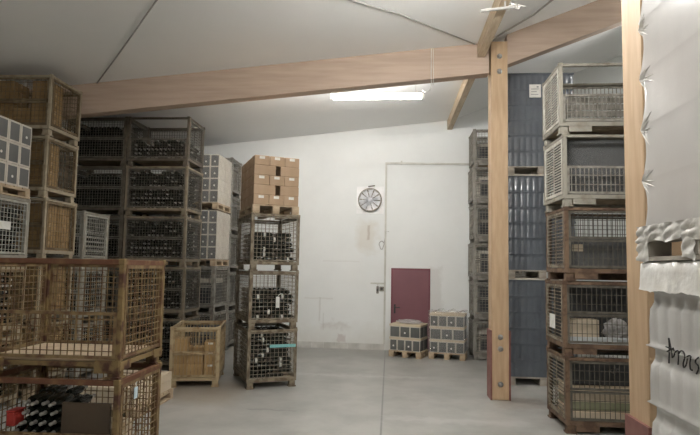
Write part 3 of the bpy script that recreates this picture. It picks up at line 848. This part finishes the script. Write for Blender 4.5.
crumple('plastic_bag', (.16, .11, .30), (RX+.10, RY-.15, .94+.146), 'film_bunch', 'crumpled clear plastic bag beside the pale carton', 3, 'bag')
b = MB(); b.box(-.54, .54, -.02, .02, 0, .085); tag(b.build('loose_board', M['plank_grey'], None, (RX+.0, RY-.315, .94+.15)), 'grey-white board along the gate below the clear bag', 'board')
o = empty('wrapped_box', (RX+.0, RY+.04, 1.88+.146), 0, 'dark film-wrapped box with a beige paper tag in a slatted cage', 'box')
b = MB(); b.box(-.53, .53, -.30, .30, 0, .42, bev=.02); b.build('box_body', M['dark_box'], o)
b = MB(); b.box(-.535, .535, -.305, .305, .005, .425, bev=.02); b.build('film_cover', M['film_haze'], o)
b = MB(); b.box(-.48, -.34, -.312, -.307, .23, .32); b.build('paper_tag', M['kraft_pale'], o)
o = empty('wrapped_box', (RX+.0, RY+.06, 2.82+.146), 0, 'tall dark box behind the gate in the second slatted cage', 'box')
b = MB(); b.box(-.52, .52, -.26, .26, 0, .76, bev=.02); b.build('box_body', M['dark_box'], o)
b = MB(); b.box(-.525, .525, -.265, .265, .004, .765, bev=.02); b.build('film_cover', M['film_haze'], o)
o = empty('flat_crate', (RX, RY+.02, 3.76+.146), 0, 'grey slatted crate low in the topmost slatted cage', 'crate')
b = MB(); b.box(-.52, .52, -.28, .28, 0, .02)
for x in (-.52, .50): b.box(x, x+.02, -.28, .28, .02, .36)
b.build('crate_body', M['slate'], o)
b = MB()
for q in range(4): b.box(-.52, .52, -.30, -.28, .02+.09*q, .095+.09*q)
b.build('slatted_front', M['slate'], o)
bb = empty('side_label', (2.166, 7.24, .94+.40), 0, 'white paper label on the slatted side of a red-brown cage', 'label')
b = MB(); b.box(-.003, .003, -.11, .11, -.09, .09); b.build('label_sheet', M['paper'], bb)

# grey cages stacked against the back wall behind the post
for i in range(6):
    cage(1.2, .78, .868, 'slate', (1.88+.6+(0, .01, -.01, .015, -.01, .005)[i], 12.0+.39, .868*i), R(-1), 'weathered grey cage against the back wall behind the post, %s' % ORD6[i], 'grey cages behind the timber post')
    o = empty('wrapped_box', (1.88+.6, 12.0+.36, .868*i+.146), 0, 'pale film-wrapped boxes inside the back wall cage, %s' % ORD6[i], 'box')
    b = MB(); hh = (.5, .6, .55, .6, .5, .42)[i]; b.box(-.48, .48, -.30, .30, 0, hh, bev=.03)
    b.build('box_body', M[('wine_edge', 'silver_face')[i % 2]], o)
    b = MB()
    for q in range(3): b.box(-.44+.3*q, -.2+.3*q, -.304, -.299, .06, hh-.08)
    b.build('printed_face', M['dark_box'], o)

# ================================================================== BACK: half pallets by the door
def wine_pallet(loc, rz, W, D, layers, nper, hbox, who, wrapped):
    pallet(W, D, loc, rz, 'wooden half pallet under the charcoal wine cartons %s' % who)
    z = .146
    ords = ['lower', 'upper'] if layers == 2 else ['lowest', 'middle', 'top']
    for k in range(layers):
        n = nper[k]; bw = (W-.04)/n
        for row in range(2):
            for i in range(n):
                pos = local(loc, rz, -W/2+.02+bw*(i+.5), -D/2+.15+.28*row, z)
                if row == 0:
                    lab = 'charcoal carton, %s in front of the %s layer %s' % (['first', 'second', 'third', 'fourth'][i], ords[k], who)
                else: lab = 'charcoal carton, rear row of the %s layer %s' % (ords[k], who)
                wine_carton(round(bw-.006, 3), .275, hbox, pos, rz, lab, 'charcoal wine cartons '+who, dot=(i+k) % 2 == 0)
        z += hbox
        o = tag(MB_sheet(W-.02, D-.02, .045, 'sheet'), 'beige cardboard sheet on the %s layer of cartons %s' % (ords[k], who), 'sheet')
        o.location = local(loc, rz, 0, 0, z+.0005); o.rotation_euler = (0, 0, rz)
        z += .046
    return z
def MB_sheet(W, D, h, m):
    b = MB(); b.box(-W/2, W/2, -D/2, D/2, 0, h, bev=.004); return b.build('layer_sheet', M[m])
def wavy_wrap(W, D, H, m, seed, name, label, loc, rz, top_amp=.03, side_amp=.008, z0=0.0):
    r = random.Random(seed); b = MB(); N = 26
    def hgt(x, y): return H + top_amp*(math.sin(x*23+seed)*.6+math.sin(y*31+x*9)*.5 + r.uniform(-.6, .6))
    vs = []; rows = []
    g = [[None]*(N+1) for _ in range(N+1)]
    for j in range(N+1):
        for i in range(N+1):
            x = -W/2+W*i/N; y = -D/2+D*j/N; g[j][i] = len(vs); vs.append((x, y, hgt(x, y)))
    fs = [[g[j][i], g[j][i+1], g[j+1][i+1], g[j+1][i]] for j in range(N) for i in range(N)]
    edge = [(i, 0) for i in range(N)] + [(N, j) for j in range(N)] + [(N-i, N) for i in range(N)] + [(0, N-j) for j in range(N)]
    prev = [g[j][i] for i, j in edge]; K = 12
    for k in range(1, K+1):
        cur = []
        for (i, j), p0 in zip(edge, [g[j][i] for i, j in edge]):
            x, y, zz = vs[p0]; z = zz + (z0-zz)*k/K
            nx_, ny_ = (0, -1) if j == 0 and i < N else (1, 0) if i == N and j < N else (0, 1) if j == N and i > 0 else (-1, 0)
            a = r.uniform(-1, 1)*side_amp
            cur.append(len(vs)); vs.append((x+nx_*a, y+ny_*a, z))
        n = len(edge)
        fs += [[prev[q], cur[q], cur[(q+1) % n], prev[(q+1) % n]] for q in range(n)]
        prev = cur
    b.add(vs, fs); return tag(b.build(name, M[m], None, loc, rz), label, 'plastic film')
P1, A1 = (.462, 12.30, 0), R(-21)
zt1 = wine_pallet(P1, A1, .76, .58, 2, (4, 3), .25, 'before the maroon door', False)
fb = crumple('plastic_film', (.31, .22, .085), (P1[0], P1[1], zt1+.001), 'film_bunch', 'crumpled clear film bunched on top of the cartons before the door', 17)
fb.rotation_euler = (0, 0, A1)
P2, A2 = (1.35, 12.20, 0), R(-13)
zt2 = wine_pallet(P2, A2, .80, .58, 3, (4, 3, 4), .24, 'on the pallet beside the door', True)
wavy_wrap(.83, .61, zt2+.048, 'film_glint', 6, 'film_wrap', 'glossy clear film wrapped round the three-layer carton pallet', (P2[0], P2[1], 0), A2, .025, .010, z0=.15)

# ================================================================== CENTRE STACK
CA = R(26.5); CW, CD, CH = .835, 1.24, .96
cc, cs_ = math.cos(CA), math.sin(CA)
CB = (-2.28 + cc*CW/2 - cs_*CD/2, 8.50 + cs_*CW/2 + cc*CD/2, 0)
CT = ['brown bottle cage with a turquoise strip', 'brown bottle cage with a white tag', 'brown half-full bottle cage']
fills = (9, 6, 6)
BM1 = labelled_bottle_mesh('foil_dark'); BM2 = bottle_mesh('foil_dark', 12)
nb = 0
for i in range(3):
    bc = (CB[0], CB[1], CH*i)
    cage(CW, CD, CH, 'brown', bc, CA, '%s, %s of the stack under the carton pallet' % (CT[i], ORD3[i]), 'brown bottle cages under the carton pallet')
    r = random.Random(20+i)
    for k in range(fills[i]):
        x = -CW/2 + .062; z = .149 + .0835*k
        while True:
            if r.random() < .5 and x + .31 < CW/2-.058:
                fl = r.random() < .5
                # lying crosswise, side towards the aisle
                o = link('wine_bottle', BM1 if r.random() < .8 else BM2)
                o.location = local(bc, CA, x if not fl else x+.302, -CD/2+.088, z+.041); o.rotation_euler = (R(r.uniform(-60, 60)) if False else 0, 0, CA + (-math.pi/2 if not fl else math.pi/2))
                x += .308
            elif x + .082 < CW/2-.058:
                o = link('wine_bottle', BM2)
                o.location = local(bc, CA, x+.041, -CD/2+.05, z+.041); o.rotation_euler = (0, 0, CA); x += .083
            else: break
            tag(o, 'dark wine bottle lying at the front of the %s cage under the carton pallet' % ('lowest', 'middle', 'upper')[i], 'bottle', 'bottles in the %s brown cage' % ('lowest', 'middle', 'upper')[i]); nb += 1
    bulk(bc, CA, bottle_bulk(8, 2, fills[i], .088, .31, .0835, 0, 'foil_dark', .15, 3, 'Y'), 'dark bottles stacked deeper inside the %s cage under the carton pallet' % ('lowest', 'middle', 'upper')[i], (0, .24, .149))
o = empty('hang_tag', local((CB[0], CB[1], CH), CA, .06, -CD/2-.012, .44), CA, 'white paper tag hanging on the middle brown cage', 'tag')
b = MB(); b.box(-.03, .03, -.003, .003, -.09, .09); b.build('tag_paper', M['paper'], o)
b = MB(); b.tube([(0, 0, .09), (.015, -.002, .12), (.05, .0, .14), (.09, 0.0, .13)], .006, 6); b.build('tag_string', M['wire_light'], o)
b = MB(); b.box(-.10, .34, -.002, .002, -.024, .026); b.build('film_strip', M['turquoise'], None, local(CB, CA, .05, -CD/2-.012, .68), CA)
tag(bpy.data.objects['film_strip'], 'turquoise film strip across the lowest brown bottle cage', 'strip')
# pallet of cartons on top
pb = (CB[0], CB[1], CH*3)
pallet(.80, 1.2, pb, CA, 'wooden pallet between the brown cages and the cartons on top')
LAYN = ['bottom', 'second', 'middle', 'fourth', 'top']
lh = .166
for k in range(5):
    z = .146 + lh*k
    if k % 2 == 0:
        xs = [(-.26, .255, True), (0.0, .255, True), (.26, .255, True)]
    else: xs = [(-.205, .37, False), (.225, .33, False)]
    for row in range(3):
        for q, (x, wd, stk) in enumerate(xs):
            nm_ = (['first', 'second', 'third'][q]) if len(xs) == 3 else ['first', 'second'][q]
            carton(wd, .38, lh-.002, 'kraft_pink', local(pb, CA, x, -.40+.39*row, z), CA,
                   'brown carton, %s in the %s row, %s layer of the high carton pallet' % (nm_, ['front', 'middle', 'rear'][row], LAYN[k]),
                   'cartons on the high pallet', sticker=(.09, .055) if stk and row == 0 else None)

# ================================================================== CAGE OF CARTONS ON THE FLOOR
BA = R(13); BW, BD, BH = .80, 1.1, .98
bc_, bs_ = math.cos(BA), math.sin(BA)
BB = (-3.56 + bc_*BW/2 - bs_*BD/2, 8.46 + bs_*BW/2 + bc_*BD/2, 0)
cage(BW, BD, BH, 'tanbar', BB, BA, 'tan barred cage of brown cartons standing on the floor beside the brown bottle stack', None)
lay = [[(-.24, .22, .22), (0, .25, .22), (.245, .21, .22)], [(-.24, .22, .2), (0.0, .25, .16), (.245, .21, .2)], [(-.24, .22, .2), (.245, .21, .16)]]
zz = [.149]*3
for k, row in enumerate(lay):
    for (x, w_, h) in row:
        ci = {-.24: 0, 0: 1, 0.0: 1, .245: 2}[x]
        carton(w_, .33, h-.003, 'kraft_dark', local(BB, BA, x, -BD/2+.22, zz[ci]), BA,
               'brown carton, %s column, %s in the tan barred floor cage' % (['outer', 'middle', 'inner'][ci], ['lowest', 'second up', 'third up'][k]), 'cartons in the tan floor cage',
               sticker=(.08, .04) if ci == 2 else None)
        zz[ci] += h
for k, h in enumerate((.22, .20)):
    for ci, x in enumerate((-.24, 0, .24)):
        carton(.22, .33, h-.003, 'kraft_dark', local(BB, BA, x, .1, .149+.22*k), BA, 'brown carton in the rear row of the tan floor cage', 'rear cartons in the tan floor cage')

# ================================================================== LEFT ROW
def fill_cage(c, rz, W, D, kind, who, seed=1, h=9, axis='Y', flip=0, foil='foil_dark'):
    off = (0, 0, .149)
    if axis == 'Y':
        me = bottle_bulk(int((W-.12)/.085), int((D-.08)/.305), h, .085, .305, .0835, flip, foil, .3, seed, 'Y')
    else:
        me = bottle_bulk(int((D-.12)/.085), int((W-.08)/.305), h, .085, .305, .0835, flip, foil, .3, seed, 'X')
    bulk(c, rz, me, 'dark bottles lying inside ' + who, off)

# mid stack of bottle cages facing the aisle, and its dark neighbour
MXR, MY = -3.90, 9.80
for i in range(5):
    c = (MXR-.62+(.03, .02, .0, -.01, -.01)[i], MY+.418, .976*i)
    up = 'open' if i == 4 else 'gate'
    lab = ('dark open-fronted cage' if i == 4 else 'tan-framed bottle cage')
    cage(1.24, .835, .976, 'tanmid' if i < 4 else 'dark', c, 0, '%s, %s of the tall stack behind the tan floor cage' % (lab, ORD5[i]), 'bottle cages of the tall middle stack', upper=up)
    fill_cage(c, 0, 1.24, .835, 'b', 'the tall middle stack cage, %s' % ORD5[i], 1, 9 if i < 4 else 5, 'Y', 2, 'foil')
for i in range(5):
    c = (MXR-.62-1.265, MY+.418, .976*i)
    cage(1.24, .835, .976, 'dark', c, 0, 'dark wire cage, %s of the stack beside the tall middle stack' % ORD5[i], 'cages of the dark stack')
    fill_cage(c, 0, 1.24, .835, 'b', 'the dark stack cage, %s' % ORD5[i], 2, 8, 'Y', 0, 'foil_dark')

# stack behind: two cages, then two pallets of charcoal cartons
QX, QY, QW, QD = -3.72, 11.05, 1.2, .95
for i in range(2):
    c = (QX-.6, QY+.475, .99*i)
    cage(1.2, .95, .99, 'slate', c, 0, 'grey wire cage under the tall pallets of charcoal cartons, %s' % ['lower of two', 'upper of two'][i], None)
    o = empty('blue_crate', (c[0], c[1]-.04, c[2]+.147), 0, 'dark blue box inside the grey cage under the charcoal cartons, %s' % ['lower cage', 'upper cage'][i], 'box')
    b = MB(); b.box(-.52, .52, -.36, .36, 0, .56, bev=.02); b.build('box_body', M['blue_box' if i == 0 else 'dark_box'], o)
    b = MB(); b.box(-.525, .525, -.365, .365, .45, .565, bev=.02); b.build('box_lid', M['wine_edge' if i else 'blue_box'], o)
z = 1.98
for lev in range(2):
    pallet(1.2, .95, (QX-.6, QY+.475, z), 0, 'wooden pallet under the %s block of charcoal cartons by the back wall' % ['lower', 'upper'][lev])
    z += .146
    for k in range(4):
        for i in range(6):
            for row in range(2):
                wine_carton(.19, .45, .262, (QX-.6-.5+.2*i, QY+.02+.235+.46*row, z), 0,
                            'charcoal wine carton in layer %s of the %s block on the back pallets' % (['one', 'two', 'three', 'four'][k], ['lower', 'upper'][lev]), 'charcoal cartons on the back pallets, %s block layer %s' % (['lower', 'upper'][lev], ['one', 'two', 'three', 'four'][k]), face='wine_face', sides=(), dot=(i > 3 and row == 0))
        z += .263
    o = wavy_wrap(1.235, .985, 4*.263+.012, 'film_haze', 31+lev, 'film_wrap', 'dusty clear film round the %s block of charcoal cartons' % ['lower', 'upper'][lev], (QX-.6, QY+.475, z-4*.263), 0, .004, .005, 0.002)
    z += .03
# far grey stack at the wall
for i in range(5):
    c = (-3.80-.62, 12.28+.41, .92*i)
    cage(1.24, .80, .92, 'slate', c, 0, 'grey cage in the far stack by the back wall, %s' % ORD5[i], 'grey cages of the far stack')
    o = empty('wrapped_box', (c[0], c[1], c[2]+.146), 0, 'grey wrapped box in the far stack cage, %s' % ORD5[i], 'box')
    b = MB(); b.box(-.54, .54, -.33, .33, 0, .55, bev=.02); b.build('box_body', M['silver_face'], o)
    b = MB(); b.box(-.545, .545, -.335, .335, .5, .56, bev=.01); b.build('box_lid', M['dark_box'], o)

# single stack of three cages between (right side towards the aisle)
for i in range(3):
    c = (-5.22-.62, 8.60+.41, .965*i)
    cage(1.24, .81, .965, 'grey', c, 0, 'grey wire cage of silver-capped bottles, %s of three behind the carton cages' % ORD3[i], 'grey cages of silver-capped bottles')
    if i < 2: fill_cage(c, 0, 1.24, .81, 'b', 'the grey cage behind the carton cages, %s' % ORD3[i], 4, 8, 'X', 1, 'foil')
    else:
        r = random.Random(5); me = cached(('bm', 'foil'), lambda: bottle_mesh('foil', 10))
        for k in range(6):
            for j in range(8):
                if k == 5 and r.random() < .4: continue
                o = link('wine_bottle', me, None, (c[0]+.62-.34, c[1]-.30+.0855*j, c[2]+.149+.041+.0835*k), R(-90))
                tag(o, 'silver-capped bottle lying neck out in the topmost cage behind the carton cages', 'bottle', 'silver-capped bottles in the grey cage'); nb += 1
        me2 = bottle_bulk(8, 2, 5, .085, .305, .0835, 1, 'foil', 0, 4, 'X'); bulk(c, 0, me2, 'bottles lying deeper inside the topmost cage behind the carton cages', (-.12, 0, .149))

# carton cages L2 on a pallet
LX, LY, LH = -5.14, 7.40, .94
pallet(1.2, .80, (LX-.62, LY+.41, 0), 0, 'wooden pallet at the foot of the stack of carton cages')
for i in range(5):
    c = (LX-.62+(.0, .0, .02, -.01, .0)[i], LY+.41, .144+LH*i)
    cage(1.24, .82, LH, 'umber', c, R(1.5), 'wire cage of brown cartons, %s under the end of the beam' % ORD5[i], 'carton cages under the end of the beam')
    r = random.Random(40+i)
    full = i in (0, 1, 2)
    nz = 6 if i != 4 else 5
    ylist = [(-.175, .36)] if not full else [(-.175, .355), (.185, .355)]
    for k in range(5):
        hh = .142
        for (yy_, dd) in ylist:
            for q in range(4):
                if i >= 3 and q == 2 and k > 1 : continue
                x = -.42 + .28*q
                carton(.272 if not (i >= 3 and q == 1) else .265, dd, hh-.002, 'kraft_brown', local(c, R(1.5), x, yy_, .149+hh*k), R(1.5),
                       'brown carton, layer %s from below, %s carton cage under the beam' % (['one', 'two', 'three', 'four', 'five'][k], ORD5[i]),
                       'cartons in the %s cage under the beam, layer %s' % (ORD5[i], ['one', 'two', 'three', 'four', 'five'][k]),
                       sticker=(.05, .03) if False else None)

# L3: three cages and a pallet of silver cartons
KX3, KY, KH = -5.18, 6.00, .968
for i in range(3):
    c = (KX3-.4175, KY+.62-.03, KH*i)
    cage(.835, 1.20, KH, 'grey' if i == 2 else 'umber', c, R(1), 'pale wire cage of dark bottles, %s under the pallet of silver cartons' % ORD3[i], 'pale cages under the silver cartons')
    if i < 2: fill_cage(c, R(1), .835, 1.20, 'b', 'the pale cage under the silver cartons, %s' % ORD3[i], 6, 9, 'X', 2, 'foil')
    else:
        me = cached(('bm', 'foil_dark'), lambda: bottle_mesh('foil_dark', 10)); r = random.Random(9)
        for k in range(8):
            for j in range(12):
                f = r.random() < .6
                px = .835/2-.05
                o = link('wine_bottle', me, None, local(c, R(1), px-(0 if f else .30), -.50+.088*j, .149+.041+.0835*k), R(91 if f else -89))
                tag(o, 'dark bottle lying end out in the topmost pale cage under the silver cartons', 'bottle', 'bottles in the topmost pale cage'); nb += 1
b = MB(); b.box(-.003, .003, -.17, .17, -.055, .055); b.build('shelf_label', M['paper'], None, local((KX3-.4175, KY+.59, KH*2), R(1), .835/2+.008, .04, .55), R(1))
tag(bpy.data.objects['shelf_label'], 'long white paper label on the topmost pale bottle cage', 'label')
pallet(.80, 1.2, (KX3-.42, KY+.60, KH*3), R(1), 'wooden pallet under the silver-grey cartons on the pale cages')
z = KH*3+.147
for k in range(3):
    for i in range(5):
        for row in range(2):
            o = wine_carton(.235, .37, .30, local((KX3-.42, KY+.60, z), R(1), .19-.38*row, -.48+.24*i, 0), R(91), 'silver-grey carton with white edges, %s, %s row, %s layer on the high pallet' % (['first', 'second', 'third', 'fourth', 'fifth'][i], ['aisle', 'rear'][row], ['bottom', 'middle', 'top'][k]), 'silver cartons on the high pallet', face='silver_face', dot=(i+k) % 3 == 0)
    z += .302

# ================================================================== RUSTY CAGES CLOSE TO THE CAMERA
UX, UY, UH = -2.26, 4.34, 1.02
UC = (UX-.62, UY+.43, 0)
UA = R(.8)
cage(1.24, .86, UH, 'rust', UC, UA, 'rusty wire cage holding dark odds and ends, lower of the two big rusted cages', None, upper='open')
cage(1.24, .86, UH, 'rust', (UC[0]-.005, UC[1], UH), UA, 'rusty empty wire cage with a pale plank floor, upper of the two big rusted cages', None, upper='open', deck='plank')
b = MB(); b.box(-.56, .56, -.36, .36, 0, .022)
for q in range(1, 7): b.box(-.56, .56, -.36+.72*q/7-.003, -.36+.72*q/7+.003, .0215, .0225, 0)
tag(b.build('plank_floor', M['plank'], None, (UC[0]-.005, UC[1], UH+.147), UA), 'pale wooden plank board lying in the upper rusted cage', 'board')
# big rusted corner plates with the maker-less steel gussets
for (x, sx) in ((.62-.14, 1), (-.62+.14, -1)):
    pass
me = cached(('bm', 'foil_mid'), lambda: bottle_mesh('foil_mid', 10)); r = random.Random(15)
for k in range(8):
    for j in range(5):
        if j == 0 and k > 4: continue
        o = link('wine_bottle', me, None, local(UC, UA, -.36+.086*j, -.36+.305+r.uniform(-.012, .03), .149+.041+.0835*k), UA+math.pi)
        tag(o, 'silver-capped bottle lying neck out in the lower rusted cage', 'bottle', 'bottles in the lower rusted cage'); nb += 1
bulk(UC, UA, bottle_bulk(5, 1, 8, .086, .31, .0835, 0, 'foil_mid', .2, 8), 'bottles lying behind the front row in the lower rusted cage', (-.188, .21, .149))
b = MB(); b.box(-.21, .21, -.012, .012, 0, .66); tag(b.build('brown_board', M['dark_board'], None, local(UC, UA, .32, -.375, .15), UA), 'dark brown board standing inside the gate of the lower rusted cage', 'board')
carton(.42, .36, .42, 'kraft_pale', local(UC, UA, .30, -.10, .149), UA, 'pale carton behind the dark board in the lower rusted cage', None)
o = empty('red_crate', local(UC, UA, -.395, -.25, .149+.0835*5+.002), UA, 'small red plastic box on the bottles in the lower rusted cage', 'box')
b = MB(); b.box(-.04, .04, -.07, .07, 0, .12, bev=.012); b.build('box_body', M['red_cap'], o); b = MB(); b.box(-.042, .042, -.072, .072, .12, .135, bev=.005); b.build('box_lid', M['red_cap'], o)
o = empty('hang_tag', local(UC, UA, .632, -.14, .86), UA, 'pale blue tag hanging on the side of the lower rusted cage', 'tag')
b = MB(); b.box(-.002, .002, -.032, .032, -.06, .04); b.build('tag_paper', M['tag_blue'], o); b = MB(); b.tube([(0, 0, .04), (0.004, .005, .09)], .003, 5); b.build('tag_string', M['wire_light'], o)

# pallet with flat pale cartons behind the rusted cages
PP = (-3.62, 7.25, 0)
pallet(.80, 1.2, PP, 0, 'wooden pallet with flat cartons on the floor behind the rusted cages')
for k in range(2):
    carton(.76, 1.14, .125, 'kraft_pale', (PP[0], PP[1],   .146+.128*k), 0, 'flat pale carton, %s of two on the pallet behind the rusted cages' % ['lower', 'upper'][k], None)
print('individual bottles', nb)
for o in S.objects:
    if o.get('label') and not 4 <= len(o['label'].replace('-',' ').split()) <= 16: print('LABEL', len(o['label'].split()), o.name, o['label'])
